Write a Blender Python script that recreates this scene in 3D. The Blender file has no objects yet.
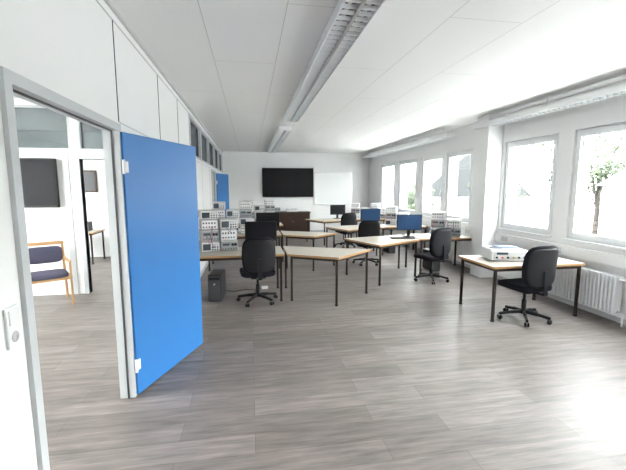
import bpy, bmesh, math, random
from mathutils import Vector, Matrix
random.seed(7)
scene = bpy.context.scene
try:
    scene.view_settings.view_transform = 'Standard'
except Exception: pass

# ---------------------------------------------------------------- materials
def new_mat(name):
    m = bpy.data.materials.new(name); m.use_nodes = True
    nt = m.node_tree
    return m, nt, nt.nodes['Principled BSDF']
def mat(name, col, rough=0.5, metal=0.0, noise=0.04, nscale=8.0, spec=0.5, bump=0.0):
    m, nt, b = new_mat(name)
    b.inputs['Roughness'].default_value = rough
    b.inputs['Metallic'].default_value = metal
    b.inputs['Specular IOR Level'].default_value = spec
    tc = nt.nodes.new('ShaderNodeTexCoord')
    n = nt.nodes.new('ShaderNodeTexNoise'); n.inputs['Scale'].default_value = nscale
    n.inputs['Detail'].default_value = 4
    nt.links.new(tc.outputs['Object'], n.inputs['Vector'])
    mix = nt.nodes.new('ShaderNodeMix'); mix.data_type = 'RGBA'
    lo = [max(0, c*(1-noise)) for c in col]; hi = [min(1, c*(1+noise)) for c in col]
    mix.inputs[6].default_value = (*lo, 1); mix.inputs[7].default_value = (*hi, 1)
    nt.links.new(n.outputs['Fac'], mix.inputs[0])
    nt.links.new(mix.outputs[2], b.inputs['Base Color'])
    if bump:
        n2 = nt.nodes.new('ShaderNodeTexNoise'); n2.inputs['Scale'].default_value = 120
        nt.links.new(tc.outputs['Object'], n2.inputs['Vector'])
        bp = nt.nodes.new('ShaderNodeBump'); bp.inputs['Strength'].default_value = bump
        bp.inputs['Distance'].default_value = 0.005
        nt.links.new(n2.outputs['Fac'], bp.inputs['Height'])
        nt.links.new(bp.outputs['Normal'], b.inputs['Normal'])
    return m
def emat(name, col, s):
    m, nt, b = new_mat(name)
    b.inputs['Base Color'].default_value = (*col, 1)
    b.inputs['Emission Color'].default_value = (*col, 1)
    b.inputs['Emission Strength'].default_value = s
    b.inputs['Roughness'].default_value = 0.3
    b.inputs['Specular IOR Level'].default_value = 0.2
    return m

M_wall = mat('wall_paint', (0.90, 0.90, 0.90), 0.6, noise=0.012, nscale=2, bump=0.05)
M_panel = mat('partition_panel', (0.90, 0.90, 0.895), 0.45, noise=0.01, nscale=1.5)
M_pvc = mat('white_pvc', (0.86, 0.87, 0.88), 0.3, noise=0.01)
M_steel = mat('grey_frame_steel', (0.56, 0.58, 0.59), 0.4, noise=0.03)
M_joint = mat('joint_grey', (0.55, 0.55, 0.55), 0.6)
M_blue = mat('blue_door_laminate', (0.024, 0.155, 0.42), 0.42, noise=0.03, nscale=3, spec=0.4)
M_black = mat('black_fabric', (0.008, 0.008, 0.012), 0.9, noise=0.25, nscale=60, bump=0.2, spec=0.15)
M_bplast = mat('black_plastic', (0.010, 0.010, 0.012), 0.45, spec=0.25)
M_screen = mat('dark_screen', (0.006, 0.006, 0.008), 0.35, spec=0.12)
M_leg = mat('dark_leg_steel', (0.022, 0.015, 0.012), 0.4, spec=0.3)
M_top = mat('grey_white_laminate', (0.50, 0.46, 0.40), 0.4, noise=0.03, nscale=20)
M_beech = mat('beech_edge', (0.40, 0.23, 0.095), 0.45, noise=0.12, nscale=15)
M_wood = mat('brown_walnut', (0.038, 0.019, 0.012), 0.5, noise=0.3, nscale=10, spec=0.3)
M_box = mat('instrument_grey', (0.58, 0.58, 0.58), 0.4)
M_front = mat('instrument_front', (0.34, 0.36, 0.38), 0.4)
M_chrome = mat('aluminium', (0.62, 0.63, 0.64), 0.3, metal=0.8)
M_lcd = mat('lcd_grey', (0.03, 0.045, 0.06), 0.3)
M_deskblue = emat('monitor_image', (0.012, 0.035, 0.085), 0.5)
M_red = mat('red_plastic', (0.4, 0.04, 0.03), 0.4)
M_yel = mat('yellow_plastic', (0.5, 0.40, 0.10), 0.4)
M_bluefab = mat('blue_upholstery', (0.055, 0.055, 0.095), 0.8, noise=0.2, nscale=40)
M_wboard = mat('whiteboard_enamel', (0.86, 0.87, 0.87), 0.15, noise=0.005)
M_dkgrey = mat('dark_grey', (0.05, 0.05, 0.055), 0.5)
M_lampin = mat('lamp_reflector', (0.14, 0.14, 0.15), 0.4)
M_tube = mat('fluorescent_tube', (0.8, 0.8, 0.8), 0.3)
M_stucco = mat('facade_white', (0.45, 0.45, 0.45), 0.8)
M_roof = mat('roof_tile_brown', (0.024, 0.016, 0.013), 0.8, noise=0.2, nscale=3)
M_droof = mat('dark_roof', (0.012, 0.013, 0.014), 0.8, noise=0.3)
M_ground = mat('bright_bounce_ground', (0.66, 0.65, 0.63), 0.9, noise=0.1, nscale=0.4)  # raised albedo stands for sunlit ground and bounces light onto the ceiling
M_leaf = mat('leaves', (0.034, 0.048, 0.021), 0.7, noise=0.4, nscale=2)
M_bark = mat('bark', (0.02, 0.015, 0.012), 0.9)
M_bookblue = mat('book_blue', (0.03, 0.08, 0.22), 0.5)

# glass
M_glass = bpy.data.materials.new('window_glass'); M_glass.use_nodes = True
nt = M_glass.node_tree; nt.nodes.clear()
o = nt.nodes.new('ShaderNodeOutputMaterial'); mx = nt.nodes.new('ShaderNodeMixShader')
t = nt.nodes.new('ShaderNodeBsdfTransparent'); g = nt.nodes.new('ShaderNodeBsdfGlossy')
g.inputs['Roughness'].default_value = 0.02; mx.inputs[0].default_value = 0.06
t.inputs['Color'].default_value = (0.95, 0.97, 0.96, 1)
nt.links.new(t.outputs[0], mx.inputs[1]); nt.links.new(g.outputs[0], mx.inputs[2]); nt.links.new(mx.outputs[0], o.inputs[0])
M_smoke = M_glass.copy(); M_smoke.name = 'grey_tinted_glass'
for n_ in M_smoke.node_tree.nodes:
    if n_.type == 'BSDF_TRANSPARENT': n_.inputs['Color'].default_value = (0.42, 0.45, 0.46, 1)

# floor
M_floor, nt, b = new_mat('grey_oak_laminate')
tc = nt.nodes.new('ShaderNodeTexCoord')
br = nt.nodes.new('ShaderNodeTexBrick')
br.offset = 0.37; br.inputs['Scale'].default_value = 1.0
br.inputs['Brick Width'].default_value = 1.28; br.inputs['Row Height'].default_value = 0.19
br.inputs['Mortar Size'].default_value = 0.0016; br.inputs['Mortar Smooth'].default_value = 0.3
br.inputs['Color1'].default_value = (0.150, 0.128, 0.118, 1); br.inputs['Color2'].default_value = (0.212, 0.185, 0.173, 1)
br.inputs['Mortar'].default_value = (0.09, 0.075, 0.068, 1)
nt.links.new(tc.outputs['Object'], br.inputs['Vector'])
def streak(sx, sy, sc, det):
    mp = nt.nodes.new('ShaderNodeMapping'); mp.inputs['Scale'].default_value = (sx, sy, 1)
    n = nt.nodes.new('ShaderNodeTexNoise'); n.inputs['Scale'].default_value = sc
    n.inputs['Detail'].default_value = det; n.inputs['Roughness'].default_value = 0.6
    nt.links.new(tc.outputs['Object'], mp.inputs['Vector']); nt.links.new(mp.outputs[0], n.inputs['Vector'])
    return n
n1 = streak(1.1, 10.0, 2.2, 5); n2 = streak(2, 50, 3.0, 3)
r1 = nt.nodes.new('ShaderNodeMapRange'); r1.inputs['From Min'].default_value = 0.3; r1.inputs['From Max'].default_value = 0.7
r1.inputs['To Min'].default_value = 0.66; r1.inputs['To Max'].default_value = 1.32
nt.links.new(n1.outputs['Fac'], r1.inputs['Value'])
r2 = nt.nodes.new('ShaderNodeMapRange'); r2.inputs['From Min'].default_value = 0.3; r2.inputs['From Max'].default_value = 0.7
r2.inputs['To Min'].default_value = 0.86; r2.inputs['To Max'].default_value = 1.14
nt.links.new(n2.outputs['Fac'], r2.inputs['Value'])
mm = nt.nodes.new('ShaderNodeMath'); mm.operation = 'MULTIPLY'
nt.links.new(r1.outputs[0], mm.inputs[0]); nt.links.new(r2.outputs[0], mm.inputs[1])
vm = nt.nodes.new('ShaderNodeVectorMath'); vm.operation = 'SCALE'
nt.links.new(br.outputs['Color'], vm.inputs[0]); nt.links.new(mm.outputs[0], vm.inputs['Scale'])
nt.links.new(vm.outputs[0], b.inputs['Base Color'])
b.inputs['Roughness'].default_value = 0.42
b.inputs['Specular IOR Level'].default_value = 0.35

# ceiling
M_ceil, nt, b = new_mat('ceiling_panels')
tc = nt.nodes.new('ShaderNodeTexCoord')
mp = nt.nodes.new('ShaderNodeMapping'); mp.inputs['Rotation'].default_value = (0, 0, math.radians(90))
mp.inputs['Location'].default_value = (0.2, 0.32, 0)
br = nt.nodes.new('ShaderNodeTexBrick'); br.offset = 0.5; br.inputs['Scale'].default_value = 1
br.inputs['Brick Width'].default_value = 2.5; br.inputs['Row Height'].default_value = 0.6
br.inputs['Mortar Size'].default_value = 0.003; br.inputs['Mortar Smooth'].default_value = 0.2
br.inputs['Color1'].default_value = (0.93, 0.92, 0.91, 1); br.inputs['Color2'].default_value = (0.94, 0.93, 0.92, 1)
br.inputs['Mortar'].default_value = (0.60, 0.58, 0.56, 1)
nt.links.new(tc.outputs['Object'], mp.inputs['Vector']); nt.links.new(mp.outputs[0], br.inputs['Vector'])
nt.links.new(br.outputs['Color'], b.inputs['Base Color']); b.inputs['Roughness'].default_value = 0.7

# ---------------------------------------------------------------- builder
FIXED = ('wall', 'floor', 'ceiling', 'window', 'trim', 'baseboard')
class B:
    def __init__(s): s.bm = bmesh.new(); s.mats = []
    def mi(s, m):
        if m not in s.mats: s.mats.append(m)
        return s.mats.index(m)
    def add(s, tb, m, smooth=False, M=None):
        i = s.mi(m)
        if M is not None: tb.transform(M)
        for f in tb.faces: f.material_index = i; f.smooth = smooth
        me = bpy.data.meshes.new('tmp'); tb.to_mesh(me); tb.free()
        s.bm.from_mesh(me); bpy.data.meshes.remove(me)
    def box(s, c, size, m, M=None, bevel=0.0, seg=2):
        tb = bmesh.new(); bmesh.ops.create_cube(tb, size=1)
        tb.transform(Matrix.Diagonal((*size, 1)))
        if bevel: bmesh.ops.bevel(tb, geom=tb.edges[:], offset=bevel, segments=seg, affect='EDGES', profile=0.5)
        T = Matrix.Translation(c)
        s.add(tb, m, False, (M @ T) if M is not None else T)
    def bx(s, x0, x1, y0, y1, z0, z1, m, bevel=0, M=None):
        s.box(((x0+x1)/2, (y0+y1)/2, (z0+z1)/2), (abs(x1-x0), abs(y1-y0), abs(z1-z0)), m, M, bevel)
    def cyl(s, p1, p2, r1, m, r2=None, seg=16, M=None, smooth=True):
        p1 = Vector(p1); p2 = Vector(p2); d = p2-p1
        tb = bmesh.new()
        bmesh.ops.create_cone(tb, cap_ends=True, segments=seg, radius1=r1, radius2=r1 if r2 is None else r2, depth=d.length)
        T = Matrix.Translation((p1+p2)/2) @ d.to_track_quat('Z', 'Y').to_matrix().to_4x4()
        s.add(tb, m, smooth and seg > 6, (M @ T) if M is not None else T)
    def beam(s, p1, p2, w, h, m, M=None, bevel=0):
        p1 = Vector(p1); p2 = Vector(p2); d = p2-p1
        tb = bmesh.new(); bmesh.ops.create_cube(tb, size=1); tb.transform(Matrix.Diagonal((w, h, d.length, 1)))
        if bevel: bmesh.ops.bevel(tb, geom=tb.edges[:], offset=bevel, segments=2, affect='EDGES')
        T = Matrix.Translation((p1+p2)/2) @ d.to_track_quat('Z', 'Y').to_matrix().to_4x4()
        s.add(tb, m, False, (M @ T) if M is not None else T)
    def tube(s, pts, r, m, seg=8):
        for a, c in zip(pts[:-1], pts[1:]): s.cyl(a, c, r, m, seg=seg)
    def prism(s, pts, z0, z1, m, m_side=None, bevel=0):
        tb = bmesh.new()
        lo = [tb.verts.new((x, y, z0)) for x, y in pts]; hi = [tb.verts.new((x, y, z1)) for x, y in pts]
        tb.faces.new(hi); tb.faces.new(lo[::-1])
        n = len(pts)
        for i in range(n): tb.faces.new((lo[i], lo[(i+1) % n], hi[(i+1) % n], hi[i]))
        bmesh.ops.recalc_face_normals(tb, faces=tb.faces[:])
        i0 = s.mi(m); i1 = s.mi(m_side or m)
        for f in tb.faces: f.material_index = i0 if abs(f.normal.z) > 0.9 else i1
        me = bpy.data.meshes.new('tmp'); tb.to_mesh(me); tb.free(); s.bm.from_mesh(me); bpy.data.meshes.remove(me)
    def pillow(s, c, size, m, e=0.45, fn=None, M=None, nu=32, nv=16):
        tb = bmesh.new()
        def p(v, e): return math.copysign(abs(v)**e, v)
        rows = []
        for j in range(1, nv):
            v = -math.pi/2 + math.pi*j/nv; r = []
            for i in range(nu):
                u = 2*math.pi*i/nu
                q = Vector((p(math.cos(v), e)*p(math.cos(u), e)*size[0]/2, p(math.cos(v), e)*p(math.sin(u), e)*size[1]/2, p(math.sin(v), e)*size[2]/2))
                if fn: q = fn(q)
                r.append(tb.verts.new(q+Vector(c)))
            rows.append(r)
        bt = Vector((0, 0, -size[2]/2)); tp = Vector((0, 0, size[2]/2))
        if fn: bt = fn(bt); tp = fn(tp)
        vb = tb.verts.new(bt+Vector(c)); vt = tb.verts.new(tp+Vector(c))
        for j in range(len(rows)-1):
            for i in range(nu):
                k = (i+1) % nu
                tb.faces.new((rows[j][i], rows[j][k], rows[j+1][k], rows[j+1][i]))
        for i in range(nu):
            k = (i+1) % nu
            tb.faces.new((vb, rows[0][k], rows[0][i])); tb.faces.new((vt, rows[-1][i], rows[-1][k]))
        s.add(tb, m, True, M)
    def done(s, name, loc=(0, 0, 0), rz=0.0):
        if tuple(loc) == (0, 0, 0) and not (name.startswith(FIXED) and not name.startswith('ceiling_lamp')):
            lo = Vector([min(v.co[i] for v in s.bm.verts) for i in range(3)])
            hi = Vector([max(v.co[i] for v in s.bm.verts) for i in range(3)])
            c = (lo+hi)/2; c.z = lo.z
            s.bm.transform(Matrix.Translation(-c)); loc = c
        me = bpy.data.meshes.new(name); s.bm.to_mesh(me); s.bm.free()
        for m in s.mats: me.materials.append(m)
        o = bpy.data.objects.new(name, me); scene.collection.objects.link(o)
        o.location = loc; o.rotation_euler = (0, 0, rz)
        return o
def clone(o, loc, rz=0.0, name=None):
    c = bpy.data.objects.new(name or o.name.split('.')[0], o.data); scene.collection.objects.link(c)
    c.location = loc; c.rotation_euler = (0, 0, rz); return c

def wall_x(bd, x0, x1, y0, y1, z0, z1, ops, m):
    ys = sorted(set([y0, y1]+[v for o in ops for v in o[:2]]))
    for a, c in zip(ys[:-1], ys[1:]):
        mid = (a+c)/2; z = z0
        for o in sorted([o for o in ops if o[0] < mid < o[1]], key=lambda o: o[2]):
            if o[2] > z: bd.bx(x0, x1, a, c, z, o[2], m)
            z = o[3]
        if z < z1: bd.bx(x0, x1, a, c, z, z1, m)
def wall_y(bd, y0, y1, x0, x1, z0, z1, ops, m):
    xs = sorted(set([x0, x1]+[v for o in ops for v in o[:2]]))
    for a, c in zip(xs[:-1], xs[1:]):
        mid = (a+c)/2; z = z0
        for o in sorted([o for o in ops if o[0] < mid < o[1]], key=lambda o: o[2]):
            if o[2] > z: bd.bx(a, c, y0, y1, z, o[2], m)
            z = o[3]
        if z < z1: bd.bx(a, c, y0, y1, z, z1, m)

# ---------------------------------------------------------------- shell
XL, XR, YB, YF, ZC = -0.92, 4.33, 13.3, -2.6, 2.85
XO = -5.2
WT = 0.07
b = B(); b.bx(XO-0.2, XR+0.3, YF-0.2, YB+0.2, -0.12, 0, M_floor); b.done('floor')
b = B(); b.bx(XO-0.2, XR+0.3, YF-0.2, YB+0.2, ZC, ZC+0.15, M_ceil); b.done('ceiling')
b = B(); b.bx(XO-0.2, XR+0.3, YB, YB+0.2, 0, ZC, M_wall); b.done('wall_back')
b = B(); b.bx(XO-0.2, XR+0.3, YF-0.2, YF, 0, ZC, M_wall); b.done('wall_front')
wins = [(-2.2, -1.05), (-0.85, 0.3), (0.5, 1.65), (1.85, 3.0), (3.17, 4.46), (4.72, 5.84),
        (6.77, 7.76), (7.90, 8.98), (9.25, 10.45), (10.75, 11.95)]
ZW0, ZW1 = 0.90, 2.37
b = B(); wall_x(b, XR, XR+0.28, YF, YB, 0, ZC, [(a, c, ZW0, ZW1) for a, c in wins], M_wall)
b.done('wall_right')
winl_added = [(-2.0, 0.2), (0.6, 2.8), (3.2, 5.6), (6.4, 8.8), (9.8, 12.6)]  # unseen windows, added to let daylight into the side rooms
b = B(); wall_x(b, XO-0.2, XO, YF, YB, 0, ZC, [(a, c, ZW0, ZW1) for a, c in winl_added], M_wall); b.done('wall_outer')
# left partition wall
D1a, D1b = 1.67, 2.86
D2a, D2b = 9.42, 10.42
gl = [(6.25, 7.55), (7.62, 8.95), (9.02, 10.4), (10.47, 11.8), (11.87, 13.2)]
ops = [(D1a-0.05, D1b+0.05, 0, 2.05), (D2a-0.05, D2b+0.05, 0, 2.05)]
ops += [(a, c, 2.12, 2.74) for a, c in gl]
b = B(); wall_x(b, XL-WT, XL, YF, YB, 0, ZC, ops, M_panel); b.done('wall_left')
b = B()
for a, c in gl:
    for (y0, y1, z0, z1) in ((a, c, 2.12, 2.15), (a, c, 2.71, 2.74), (a, a+0.03, 2.15, 2.71), (c-0.03, c, 2.15, 2.71)):
        b.bx(XL-WT-.01, XL+0.008, y0, y1, z0, z1, M_steel)
    b.bx(XL-0.045, XL-0.04, a+0.03, c-0.03, 2.15, 2.71, M_smoke)
b.done('window_transom_left')
# partition joints and cornice trim
b = B()
for y in (2.93, 4.2, 5.25, 6.2): b.bx(XL, XL+0.004, y-0.005, y+0.005, 2.07, 2.76, M_dkgrey)
for y in (1.2, 4.2, 5.25, 6.2, 7.6, 9.0, 11.8): b.bx(XL, XL+0.004, y-0.004, y+0.004, 0.06, 2.07, M_joint)
b.bx(XL, XL+0.004, YF, YB, 2.755, 2.765, M_joint)
b.bx(XL, XL+0.004, 2.95, 9.3, 2.066, 2.072, M_joint)
b.bx(XL, XL+0.004, YF, 1.6, 2.066, 2.072, M_joint)
b.bx(XL, XL+0.02, YF, YB, 2.82, 2.85, M_joint)
b.done('trim_1')
# baseboards
b = B()
b.bx(XL, XL+0.012, YF, D1a-0.06, 0, 0.06, M_joint); b.bx(XL, XL+0.012, D1b+0.06, D2a-0.06, 0, 0.06, M_joint)
b.bx(XL, XL+0.012, D2b+0.06, YB, 0, 0.06, M_joint); b.done('baseboard_left')
b = B(); b.bx(XL, XR, YB-0.012, YB, 0, 0.06, M_joint); b.done('baseboard_back')
b = B(); b.bx(XR-0.012, XR, YF, 5.9, 0, 0.06, M_joint); b.bx(XR-0.012, XR, 6.2, YB, 0, 0.06, M_joint); b.done('baseboard_right')
def door_frame(a, c, name):
    b = B(); x0, x1 = XL-WT-.02, XL+.02
    for y0, y1 in ((a-0.05, a), (c, c+0.05)):
        b.bx(x0, x1, y0, y1, 0, 2.0, M_steel)
    b.bx(x0, x1, a-0.05, c+0.05, 2.0, 2.05, M_steel)
    for y0, y1 in ((a, a+0.008), (c-0.008, c)):
        b.bx(XL-0.035, XL-0.023, y0, y1, 0, 1.992, M_dkgrey)
    b.bx(XL-0.035, XL-0.023, a, c, 1.992, 2.0, M_dkgrey)
    b.done(name)
door_frame(D1a, D1b, 'trim_2'); door_frame(D2a, D2b, 'trim_3')
def door(name, hinge, end, w=1.0):
    d = Vector(end)-Vector(hinge); ang = math.atan2(d.y, d.x)
    b = B()  # local: leaf along +X, wall side +Y
    b.bx(0.012, d.length, 0, 0.04, 0.012, 1.995, M_blue, 0.003)
    for z in (0.25, 1.75):
        b.cyl((0.0, -0.006, z-0.05), (0.0, -0.006, z+0.05), 0.011, M_pvc)
        b.bx(0.0, 0.05, -0.004, 0.0, z-0.04, z+0.04, M_pvc)
    L = d.length-0.07
    b.bx(L-0.02, L+0.02, 0.04, 0.048, 0.93, 1.13, M_chrome)
    b.cyl((L, 0.045, 1.05), (L, 0.09, 1.05), 0.009, M_chrome); b.cyl((L+0.005, 0.09, 1.05), (L-0.12, 0.09, 1.05), 0.009, M_chrome)
    b.done(name, (hinge[0], hinge[1], 0), ang)
door('door_1', (XL+0.032, 2.865), (-0.51, 3.79))
door('door_2', (XL+0.032, 10.43), (-0.62, 11.30))

b = B(); b.bx(4.04, XR, 5.90, 6.22, 0, ZC, M_wall, 0.004); b.done('wall_column')
def window(n, a, c, x0, flip=1):
    b = B(); fx0, fx1 = x0+flip*0.035, x0+flip*0.115
    def ring(y0, y1, z0, z1, w, xa, xb, m, bv=0.004):
        b.bx(xa, xb, y0, y1, z0, z0+w, m, bv); b.bx(xa, xb, y0, y1, z1-w, z1, m, bv)
        b.bx(xa, xb, y0, y0+w, z0+w, z1-w, m, bv); b.bx(xa, xb, y1-w, y1, z0+w, z1-w, m, bv)
    ring(a, c, ZW0, ZW1, 0.045, fx0, fx1, M_pvc)
    ring(a+0.035, c-0.035, ZW0+0.035, ZW1-0.035, 0.06, fx0-flip*0.02, fx1-flip*0.03, M_pvc)
    ring(a+0.093, c-0.093, ZW0+0.093, ZW1-0.093, 0.008, fx0+flip*0.01, fx0+flip*0.03, M_dkgrey, 0)
    b.bx(fx0+flip*0.02, fx0+flip*0.028, a+0.09, c-0.09, ZW0+0.09, ZW1-0.09, M_glass)
    hx = fx0-flip*0.02
    b.bx(hx-flip*0.008, hx, a+0.05, a+0.08, 1.5, 1.58, M_pvc); b.bx(hx-flip*0.035, hx-flip*0.02, a+0.055, a+0.075, 1.43, 1.56, M_pvc, 0.003)
    b.bx(hx-flip*0.03, hx, a+0.057, a+0.073, 1.545, 1.56, M_pvc)
    b.bx(x0-flip*0.035, x0-flip*0.001, a-0.02, c+0.02, ZW0-0.028, ZW0+0.004, M_pvc, 0.004)
    b.done('window_%d' % n)
for i, (a, c) in enumerate(wins): window(i+1, a, c, XR, 1)
for i, (a, c) in enumerate(winl_added): window(i+20, a, c, XO, -1)
# cable duct
b = B()
for y0, y1 in ((YF+0.05, 5.88), (6.24, YB-0.05)):
    b.bx(XR-0.065, XR, y0, y1, 0.67, 0.81, M_pvc, 0.004)
    y = y0+0.4
    while y < y1-0.3:
        b.bx(XR-0.07, XR-0.064, y, y+0.16, 0.70, 0.78, M_box, 0.002); y += 1.1
b.done('trim_4')

# side-room partitions
b = B()
ops = [(-2.45, -1.55, 0, 2.02), (-5.1, -3.95, 2.14, 2.76), (-3.88, -2.55, 2.14, 2.76), (-2.45, -1.12, 2.14, 2.76)]
wall_y(b, 6.0, 6.1, XO, XL-WT, 0, ZC, ops, M_panel); b.done('wall_side_room')
b = B()
for x0, x1 in ((-5.1, -3.95), (-3.88, -2.55), (-2.45, -1.12)):
    for (p, q, r, s_) in ((x0, x1, 2.14, 2.17), (x0, x1, 2.73, 2.76), (x0, x0+.03, 2.17, 2.73), (x1-.03, x1, 2.17, 2.73)):
        b.bx(p, q, 5.99, 6.11, r, s_, M_steel)
    b.bx(x0+.03, x1-.03, 6.04, 6.046, 2.17, 2.73, M_smoke)
b.done('window_transom_side')
b = B()
b.bx(-2.51, -2.45, 5.98, 6.12, 0, 2.08, M_steel, .004); b.bx(-1.55, -1.49, 5.98, 6.12, 0, 2.08, M_steel, .004)
b.bx(-2.45, -1.55, 5.98, 6.12, 2.02, 2.08, M_steel, .004); b.bx(-2.68, -2.60, 5.985, 6.0, 0, 2.09, M_steel)
b.bx(XO, -1.0, 5.99, 6.0, 2.09, 2.135, M_steel)
b.done('trim_5')
b = B(); wall_y(b, 9.25, 9.33, XO, XL-WT, 0, ZC, [], M_panel); b.done('wall_side_far')

# ---------------------------------------------------------------- ceiling lamps
def lamp(name, xc, w, y0, y1, zb, zt, rods=False):
    b = B()
    b.bx(xc-w/2, xc+w/2, y0, y1, zt-0.02, zt, M_pvc)
    b.bx(xc-w/2, xc-w/2+0.012, y0, y1, zb, zt-.02, M_pvc); b.bx(xc+w/2-0.012, xc+w/2, y0, y1, zb, zt-.02, M_pvc)
    b.bx(xc-w/2+.012, xc+w/2-.012, y0, y0+0.012, zb, zt-.02, M_pvc); b.bx(xc-w/2+.012, xc+w/2-.012, y1-0.012, y1, zb, zt-.02, M_pvc)
    b.bx(xc-w/2+.012, xc+w/2-.012, y0+.012, y1-.012, zt-0.026, zt-0.021, M_lampin)
    b.bx(xc-0.012, xc+0.012, y0+.012, y1-.012, zb+.002, zt-0.03, M_chrome)
    for sx in (-w/4, w/4): b.cyl((xc+sx, y0+.03, zt-.04), (xc+sx, y1-.03, zt-.04), 0.012, M_tube, seg=8)
    y = y0+0.08
    while y < y1-0.03:
        b.bx(xc-w/2+.012, xc+w/2-.012, y-0.004, y+0.004, zb+.003, zb+.03, M_pvc); y += 0.085
    if rods:
        yy = y0+0.3
        while yy < y1:
            b.cyl((xc, yy, zt), (xc, yy, ZC), 0.006, M_pvc, seg=8); yy += 1.3
    b.done(name)
lamp('ceiling_lamp', 0.74, 0.26, 1.6, 6.75, 2.77, ZC-.001)
lamp('ceiling_lamp.001', 0.74, 0.26, 7.75, 12.7, 2.77, ZC-.001)
lamp('ceiling_lamp.002', 4.08, 0.2, 0.5, 6.25, 2.64, 2.72, rods=True)
lamp('ceiling_lamp.003', 4.08, 0.2, 7.2, 13.0, 2.64, 2.72, rods=True)

# ---------------------------------------------------------------- office chair
def office_chair():
    b = B()
    for i in range(5):
        a = 2*math.pi*i/5+0.3; d = Vector((math.cos(a), math.sin(a), 0)); n = Vector((-d.y, d.x, 0))
        b.beam(d*0.02+Vector((0, 0, .10)), d*0.16+Vector((0, 0, .088)), .030, .042, M_bplast, bevel=.006)
        b.beam(d*0.15+Vector((0, 0, .088)), d*0.29+Vector((0, 0, .066)), .026, .034, M_bplast, bevel=.006)
        c = d*0.28+Vector((0, 0, .026))
        b.cyl(c-n*.024, c-n*.006, .026, M_bplast); b.cyl(c+n*.006, c+n*.024, .026, M_bplast)
        b.cyl(c, c+Vector((0, 0, .05)), .008, M_chrome, seg=8)
    b.cyl((0, 0, .075), (0, 0, .125), .042, M_bplast, r2=.034)
    b.cyl((0, 0, .12), (0, 0, .25), .027, M_bplast); b.cyl((0, 0, .25), (0, 0, .37), .017, M_bplast)
    b.box((0, 0, .37), (.20, .24, .04), M_bplast, bevel=.01)
    b.cyl((.08, .02, .365), (.23, .02, .36), .007, M_bplast, seg=8)
    def sf(q):
        q = q.copy(); q.z += -0.25*max(0, q.y-0.1)**2*4 + 0.12*(q.x**2); return q
    b.pillow((0, .02, .425), (.48, .47, .09), M_black, e=.42, fn=sf)
    b.beam((0, -.08, .37), (0, -.29, .385), .06, .018, M_bplast, bevel=.004)
    b.beam((0, -.285, .375), (0, -.275, .66), .055, .018, M_bplast, bevel=.004)
    def bf(q):
        q = q.copy(); zz = q.z/.25
        q.x *= 1-0.10*max(0, zz)**2-0.12*max(0, -zz)**2
        q.y += 1.0*q.x**2 - .02*zz + 0.02*(1-zz*zz); return q
    b.pillow((0, -.245, .70), (.46, .075, .50), M_black, e=.45, fn=bf)
    b.pillow((0, -.268, .70), (.42, .05, .44), M_bplast, e=.4, fn=bf)
    return b
ch = office_chair().done('office_chair', (0.08, 5.17, 0), math.radians(6))
def face(dx, dy): return math.atan2(dy, dx)-math.pi/2
clone(ch, (3.28, 3.90, 0), face(-.1, .99))
clone(ch, (3.08, 5.88, 0), face(-.30, .95))
clone(ch, (2.42, 7.45, 0), face(.1, 1))
clone(ch, (2.55, 9.75, 0), face(-.2, 1))
clone(ch, (0.15, 7.2, 0), face(.1, 1))

# ---------------------------------------------------------------- tables
TH = 0.68
def table(pts, name='classroom_table'):
    cx = sum(p[0] for p in pts)/len(pts); cy = sum(p[1] for p in pts)/len(pts)
    P = [(x-cx, y-cy) for x, y in pts]
    b = B()
    b.prism(P, TH-.028, TH, M_top, M_beech)
    ins = []
    for x, y in P:
        l = math.hypot(x, y); k = (l-.06)/l; ins.append((x*k, y*k))
    for x, y in ins:
        b.bx(x-.015, x+.015, y-.015, y+.015, 0.01, TH-.028, M_leg, .003)
        b.bx(x-.017, x+.017, y-.017, y+.017, 0, .02, M_bplast)
    n = len(ins)
    for i in range(n):
        a = ins[i]; c = ins[(i+1) % n]
        b.beam((a[0], a[1], TH-.048), (c[0], c[1], TH-.048), .02, .035, M_leg)
    return b.done(name, (cx, cy, 0))
def rect(x0, x1, y0, y1): return [(x0, y0), (x1, y0), (x1, y1), (x0, y1)]
T = [rect(-.86, .46, 5.10, 5.85), [(.50, 5.10), (1.15, 4.72), (1.78, 5.30), (.50, 5.85)],
     rect(-.86, .60, 7.25, 8.0), [(.64, 7.25), (1.2, 6.9), (1.75, 7.4), (.64, 8.0)],
     rect(-.60, .80, 9.2, 9.95),
     [(1.68, 6.55), (2.05, 5.65), (3.0, 6.2), (2.95, 6.95)], rect(3.04, 4.22, 6.28, 7.0),
     [(1.75, 8.7), (2.1, 7.85), (3.0, 8.3), (2.95, 9.0)], rect(3.04, 4.22, 8.3, 9.0),
     [(1.6, 10.9), (2.0, 10.05), (2.98, 10.5), (2.9, 11.2)], rect(3.04, 4.22, 10.5, 11.2),
     rect(2.80, 4.05, 3.85, 4.60)]
for t_ in T: table(t_)

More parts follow.
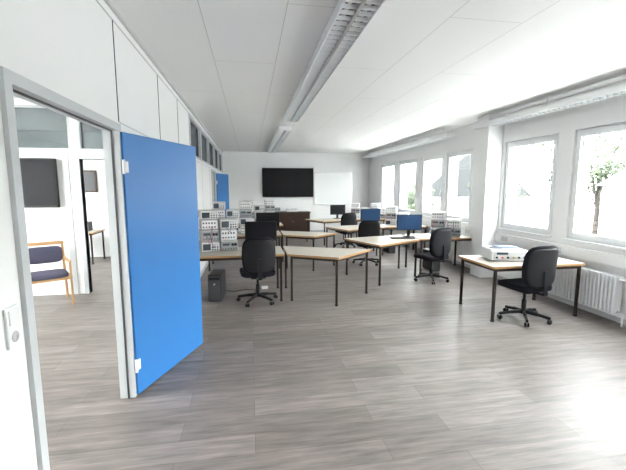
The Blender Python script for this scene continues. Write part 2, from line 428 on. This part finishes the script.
# ---------------------------------------------------------------- electronics
def monitor(screen=M_screen):
    b = B()
    b.box((0, 0, .27), (.48, .028, .30), M_bplast, bevel=.006)
    b.box((0, -.0145, .273), (.455, .003, .27), screen)
    b.box((0, .02, .27), (.26, .03, .18), M_bplast, bevel=.01)
    b.beam((0, .04, .01), (0, .03, .26), .06, .02, M_bplast)
    b.pillow((0, .03, .008), (.24, .18, .016), M_bplast, e=.5)
    return b
mo = monitor().done('computer_monitor', (.15, 5.62, TH), math.radians(5))
mb = monitor(M_deskblue).done('computer_monitor', (2.98, 6.62, TH), math.radians(-8))
clone(mb, (2.88, 8.65, TH), math.radians(-8)); clone(mo, (.35, 7.7, TH), 0); clone(mo, (2.6, 10.9, TH), .1)
def keyboard():
    b = B(); b.box((0, 0, .010), (.43, .14, .018), M_bplast, bevel=.004)
    for r in range(5):
        for c in range(15): b.box((-.195+c*.028, -.052+r*.026, .021), (.022, .02, .006), M_dkgrey)
    return b
kb = keyboard().done('keyboard', (.12, 5.33, TH), .05)
clone(kb, (2.75, 6.38, TH), -.1)
def tower():
    b = B(); b.box((0, 0, .20), (.18, .40, .38), M_bplast, bevel=.008)
    b.box((0, -.203, .20), (.165, .012, .36), M_dkgrey, bevel=.004)
    b.box((0, -.211, .34), (.145, .004, .035), M_bplast); b.cyl((0, -.208, .26), (0, -.214, .26), .012, M_chrome)
    for sx in (-.06, .06):
        for sy in (-.15, .15): b.cyl((sx, sy, 0), (sx, sy, .012), .015, M_bplast, seg=10)
    return b
tw = tower().done('computer_tower', (-.50, 5.42, 0), -.1)
clone(tw, (3.5, 6.7, 0)); clone(tw, (3.4, 8.7, 0))

def instrument(b, c, w, d, h, kind, M=None):
    x, y, z = c
    b.box((x, y, z+h/2+.006), (w, d, h-.012), M_box, M, bevel=.006)
    fy = y-d/2
    b.box((x, fy-.003, z+h/2), (w*.95, .006, h*.84), M_pvc if kind != 1 else M_front, M)
    def knob(px, pz, r, m): b.cyl((px, fy-.006, pz), (px, fy-.024, pz), r, m, seg=12, M=M)
    if kind == 0:
        b.box((x-w*.22, fy-.007, z+h*.52), (w*.42, .004, h*.62), M_dkgrey, M)
        b.box((x-w*.22, fy-.0095, z+h*.52), (w*.36, .002, h*.52), M_lcd, M)
        for i in range(3):
            for j in range(3): knob(x+w*(.09+.14*i), z+h*(.25+.25*j), min(h*.07, .013), (M_bplast, M_dkgrey, M_box)[j])
    elif kind == 1:
        b.box((x-w*.2, fy-.007, z+h*.66), (w*.4, .004, h*.22), M_lcd, M)
        for i in range(6): knob(x-w*.4+w*.16*i, z+h*.25, min(h*.08, .009), (M_red, M_bplast, M_dkgrey, M_bplast, M_dkgrey, M_bplast)[i])
        knob(x+w*.18, z+h*.64, min(h*.14, .02), M_bplast); knob(x+w*.35, z+h*.64, min(h*.14, .02), M_bplast)
    else:
        for i in range(5):
            b.box((x-w*.38+w*.17*i, fy-.008, z+h*.68), (w*.09, .006, h*.16), M_dkgrey, M)
            knob(x-w*.38+w*.17*i, z+h*.3, min(h*.08, .010), (M_bplast, M_red, M_bplast, M_dkgrey, M_bplast)[i])
def rack(cols=2, levels=(.15, .17, .13, .12), w=.27, cables=0):
    b = B(); W = cols*w
    rnd = random.Random(cols*7+len(levels))
    for j in range(cols):
        z = .0
        for k, h in enumerate(levels):
            if j % 2 and k == len(levels)-1: continue
            ww = w*(.94-.04*((k+j) % 3))
            instrument(b, (-W/2+w*(j+.5), .012*((k*7+j) % 3), z), ww, .30, h-.004, (k+j) % 3); z += h
    for i in range(cables):
        x0 = rnd.uniform(-W/2+.05, W/2-.05); x1 = x0+rnd.uniform(-.15, .15); z0 = rnd.uniform(.15, sum(levels)*.7); z1 = rnd.uniform(.05, z0)
        pts = []
        for q in range(9):
            t_ = q/8; pts.append(Vector((x0+(x1-x0)*t_, -.165-.09*math.sin(math.pi*t_), z0+(z1-z0)*t_-.10*math.sin(math.pi*t_)+.02)))
        for p in pts: p.z = max(p.z, .01)
        b.tube(pts, .0035, (M_bplast, M_dkgrey, M_red)[i % 3], 6)
    return b
r1 = rack(2, (.15, .17, .15, .13), cables=5).done('measuring_instrument_stack', (-.48, 5.62, TH), math.radians(14))
r2 = rack(2, (.15, .17, .14), w=.29, cables=4).done('measuring_instrument_stack', (3.78, 6.70, TH), math.radians(-30))
rack(3, (.16, .17, .16, .16), w=.26, cables=4).done('measuring_instrument_stack', (-.36, 7.70, TH), .05)
r4 = rack(3, (.16, .17, .16, .13), w=.27).done('measuring_instrument_stack', (.22, 9.66, TH), .05)
clone(r2, (3.6, 8.70, TH), math.radians(-30)); clone(r2, (3.3, 10.88, TH), math.radians(-20)); clone(r2, (3.92, 10.86, TH), math.radians(-30))
# single device on right table
b = B()
b.box((0, 0, .075), (.46, .36, .125), M_pvc, bevel=.01)
b.box((0, -.181, .075), (.42, .004, .09), M_box)
for i in range(6): b.cyl((-.17+i*.068, -.182, .055), (-.17+i*.068, -.20, .055), .012, (M_bplast, M_red, M_bplast, M_yel, M_bplast, M_bookblue)[i], seg=12)
b.box((-.1, -.184, .105), (.14, .004, .03), M_lcd)
for sx in (-.18, .18):
    for sy in (-.13, .13): b.cyl((sx, sy, 0), (sx, sy, .015), .014, M_bplast, seg=10)
b.box((-.02, .02, .145), (.40, .30, .012), M_box, bevel=.003)
b.box((.03, .03, .158), (.24, .19, .016), M_bookblue, Matrix.Rotation(.15, 4, 'Z'), bevel=.003)
b.box((-.13, -.04, .157), (.12, .08, .014), M_bplast, bevel=.003)
b.done('laboratory_power_supply', (3.24, 4.27, TH), math.radians(-12))
# power cable lying on the floor below the left table
b = B()
pts = [Vector((.0, 0, .30)), Vector((.02, .02, .12)), Vector((.05, .02, .008)), Vector((.2, -.03, .006)), Vector((.35, .05, .006)), Vector((.5, 0, .006)), Vector((.62, .06, .006))]
b.tube(pts, .005, M_bplast, 8)
b.box((.66, .07, .02), (.10, .05, .04), M_pvc, bevel=.006)
b.done('power_cable', (-.46, 5.75, 0))

# ---------------------------------------------------------------- wall things
def tv(name, xc, y, z0, z1, w):
    b = B(); h = z1-z0; y -= .004
    b.box((xc, y-.05, (z0+z1)/2), (w, .05, h), M_bplast, bevel=.008)
    b.box((xc, y-.0765, (z0+z1)/2+.005), (w-.04, .004, h-.05), M_screen)
    b.box((xc, y-.013, (z0+z1)/2), (w*.4, .026, h*.4), M_dkgrey)
    b.done(name)
tv('television', 1.34, YB, 1.28, 2.30, 1.82)
tv('television', -3.36, 5.985, 1.32, 2.02, 1.25)
b = B()
b.box((2.98, YB-.02, 1.58), (1.36, .025, 1.12), M_wboard)
for z in (1.01, 2.15): b.box((2.98, YB-.022, z), (1.40, .035, .025), M_chrome)
for x in (2.29, 3.67): b.box((x, YB-.022, 1.58), (.025, .035, 1.115), M_chrome)
b.box((2.98, YB-.085, 1.0), (.9, .09, .012), M_chrome); b.done('whiteboard')
b = B()
b.bx(-.1, 2.05, YB-.52, YB-.02, .08, .74, M_wood, .005); b.bx(-.13, 2.08, YB-.54, YB-.02, .74, .77, M_wood, .003)
for i in range(4): b.bx(-.08+i*.532, .43+i*.532, YB-.535, YB-.52, .11, .72, M_wood, .003); b.cyl((.38+i*.532, YB-.535, .45), (.38+i*.532, YB-.56, .45), .01, M_chrome, seg=10)
for x in (-.05, 2.0):
    for y in (YB-.47, YB-.08): b.bx(x-.02, x+.02, y-.02, y+.02, 0, .08, M_bplast)
b.done('sideboard')
b = B()
for i, (x0, w) in enumerate(((.35, .3), (.75, .25), (1.3, .4))): instrument(b, (x0+.15, YB-.28, .77), w, .25, .12+.04*(i % 2), i)
b.done('laboratory_device')
b = B()
for k, z in enumerate((1.03, 1.11)):
    b.box((XL+.006, 1.545, z), (.012, .08, .08), M_pvc, bevel=.003)
    if k: b.box((XL+.014, 1.545, z), (.008, .058, .058), M_wboard, bevel=.002)
    else: b.cyl((XL+.010, 1.545, z), (XL+.0135, 1.545, z), .022, M_box)
b.done('light_switch')
def radiator(y0, y1, name='radiator'):
    b = B(); xa, xb = XR-.16, XR-.05
    y = y0+.02
    while y < y1-.01:
        b.box(((xa+xb)/2, y, .35), (xb-xa, .030, .46), M_pvc, bevel=.008)
        y += .05
    for z in (.15, .55): b.cyl(((xa+xb)/2, y0, z), ((xa+xb)/2, y1-.01, z), .024, M_pvc)
    b.cyl(((xa+xb)/2, y0-.07, .15), ((xa+xb)/2, y0, .15), .01, M_pvc); b.cyl(((xa+xb)/2, y0-.07, .15), ((xa+xb)/2, y0-.07, 0), .01, M_pvc)
    b.cyl(((xa+xb)/2, y0-.08, .55), ((xa+xb)/2, y0, .55), .02, M_pvc)
    for yy in (y0+.15, y1-.15): b.bx(XR-.06, XR-.002, yy-.015, yy+.015, .2, .5, M_pvc)
    b.done(name)
for a, c in ((3.55, 4.72), (1.7, 2.9), (7.2, 8.2), (9.3, 10.4)): radiator(a, c)

# visitor chair in side room
b = B()
for x in (-.24, .24):
    b.beam((x, -.22, 0), (x, -.20, .60), .028, .032, M_beech, bevel=.006)
    b.beam((x, .24, 0), (x*.95, .27, .82), .028, .032, M_beech, bevel=.006)
    b.beam((x, -.24, .60), (x, .26, .60), .022, .045, M_beech, bevel=.006)
    b.beam((x, -.2, .38), (x, .24, .38), .04, .022, M_beech)
for y in (-.2, .24): b.beam((-.24, y, .38), (.24, y, .38), .022, .04, M_beech)
b.pillow((0, 0, .42), (.46, .46, .07), M_bluefab, e=.4)
b.pillow((0, .255, .66), (.44, .05, .24), M_bluefab, e=.4)
b.beam((-.25, .27, .82), (.25, .27, .82), .03, .05, M_beech, bevel=.01)
vc = b.done('visitor_chair', (-2.76, 5.5, 0), math.radians(32))
b = B(); b.box((-3.65, 9.23, 1.75), (.42, .03, .5), M_wood, bevel=.004); b.box((-3.65, 9.213, 1.75), (.34, .004, .42), M_dkgrey); b.done('framed_picture')
table(rect(-4.2, -3.25, 8.3, 9.0))
b = B(); b.box((0, 0, .10), (.34, .3, .2), M_bplast, bevel=.01); b.box((0, -.152, .1), (.28, .004, .12), M_dkgrey); b.done('printer', (-3.6, 8.65, TH))

# ---------------------------------------------------------------- outside
b = B(); b.bx(-60, 120, -60, 120, -3.7, -3.6, M_ground); b.done('outdoor_ground')
def house(name, x0, x1, y0, y1, zw, zr, mroof):
    b = B(); b.bx(x0, x1, y0, y1, -3.6, zw, M_stucco)
    tb = bmesh.new(); xm = (x0+x1)/2
    v = [tb.verts.new(p) for p in ((x0-.5, y0-.4, zw), (x1+.5, y0-.4, zw), (xm, y0-.4, zr), (x0-.5, y1+.4, zw), (x1+.5, y1+.4, zw), (xm, y1+.4, zr))]
    for f in ((0, 1, 2), (3, 5, 4), (0, 2, 5, 3), (1, 4, 5, 2), (0, 3, 4, 1)): tb.faces.new([v[i] for i in f])
    bmesh.ops.recalc_face_normals(tb, faces=tb.faces[:]); b.add(tb, mroof)
    y = y0+1.5
    while y < y1-1.5:
        for z in (-2.2, .1): b.bx(x0-.04, x0, y, y+1.1, z, z+1.3, M_front)
        y += 2.6
    b.done(name)
house('apartment_building', 17, 25, -14, 15.2, 1.7, 4.0, M_roof)
house('apartment_building', 13, 22, 27, 60, .9, 5.0, M_droof)
def tree(x, y, h, R, n=2600):
    b = B(); z0 = -3.6
    b.cyl((0, 0, 0), (0, 0, h*.55), .2, M_bark, r2=.1, seg=10)
    blobs = []
    for i in range(11):
        a = random.uniform(0, 6.28); rr = R*random.uniform(.2, .75); zz = h*random.uniform(.5, .92)
        p = Vector((rr*math.cos(a), rr*math.sin(a), zz)); blobs.append((p, R*random.uniform(.28, .45)))
        b.cyl((0, 0, h*random.uniform(.3, .5)), p, .06, M_bark, r2=.02, seg=6)
    tb = bmesh.new()
    for i in range(n):
        p, r = random.choice(blobs)
        d = Vector((random.gauss(0, 1), random.gauss(0, 1), random.gauss(0, 1))).normalized()*r*random.random()**.4
        c = p+d; s = random.uniform(.08, .17)
        u = Vector((random.gauss(0, 1), random.gauss(0, 1), random.gauss(0, 1))).normalized(); w = u.orthogonal().normalized()
        tb.faces.new([tb.verts.new(c+q) for q in (u*s, w*s*.6, -u*s, -w*s*.6)])
    b.add(tb, M_leaf); b.done('tree', (x, y, z0))
for x, y, h, R in ((15, 20.5, 6.6, 2.4), (27, 23, 11, 3.5), (28, 30, 10, 3.5), (11, 23, 5.5, 2.0), (20, 18.6, 11.5, 3), (-15, 12, 8, 3)): tree(x, y, h, R)

# ---------------------------------------------------------------- light
w = bpy.data.worlds.new('sky'); scene.world = w; w.use_nodes = True
nt = w.node_tree; bg = nt.nodes['Background']
tc = nt.nodes.new('ShaderNodeTexCoord'); sp = nt.nodes.new('ShaderNodeSeparateXYZ'); cr = nt.nodes.new('ShaderNodeValToRGB')
nt.links.new(tc.outputs['Generated'], sp.inputs[0]); nt.links.new(sp.outputs['Z'], cr.inputs[0]); nt.links.new(cr.outputs[0], bg.inputs[0])
cr.color_ramp.elements[0].color = (1, .995, .985, 1); cr.color_ramp.elements[1].color = (.90, .95, 1, 1)
bg.inputs[1].default_value = 36.0

# ---------------------------------------------------------------- camera
cam = bpy.data.cameras.new('camera'); co = bpy.data.objects.new('camera', cam); scene.collection.objects.link(co)
psi, th = math.radians(9.59), math.radians(7.24)
F = Vector((math.sin(psi)*math.cos(th), math.cos(psi)*math.cos(th), -math.sin(th)))
R = Vector((math.cos(psi), -math.sin(psi), 0)); U = R.cross(F)
m = Matrix((( R.x, U.x, -F.x, 0), (R.y, U.y, -F.y, 0), (R.z, U.z, -F.z, 1.6), (0, 0, 0, 1)))
co.matrix_world = m
cam.sensor_width = 36; cam.sensor_fit = 'HORIZONTAL'; cam.lens = 36*370/626; cam.clip_start = .05
scene.camera = co
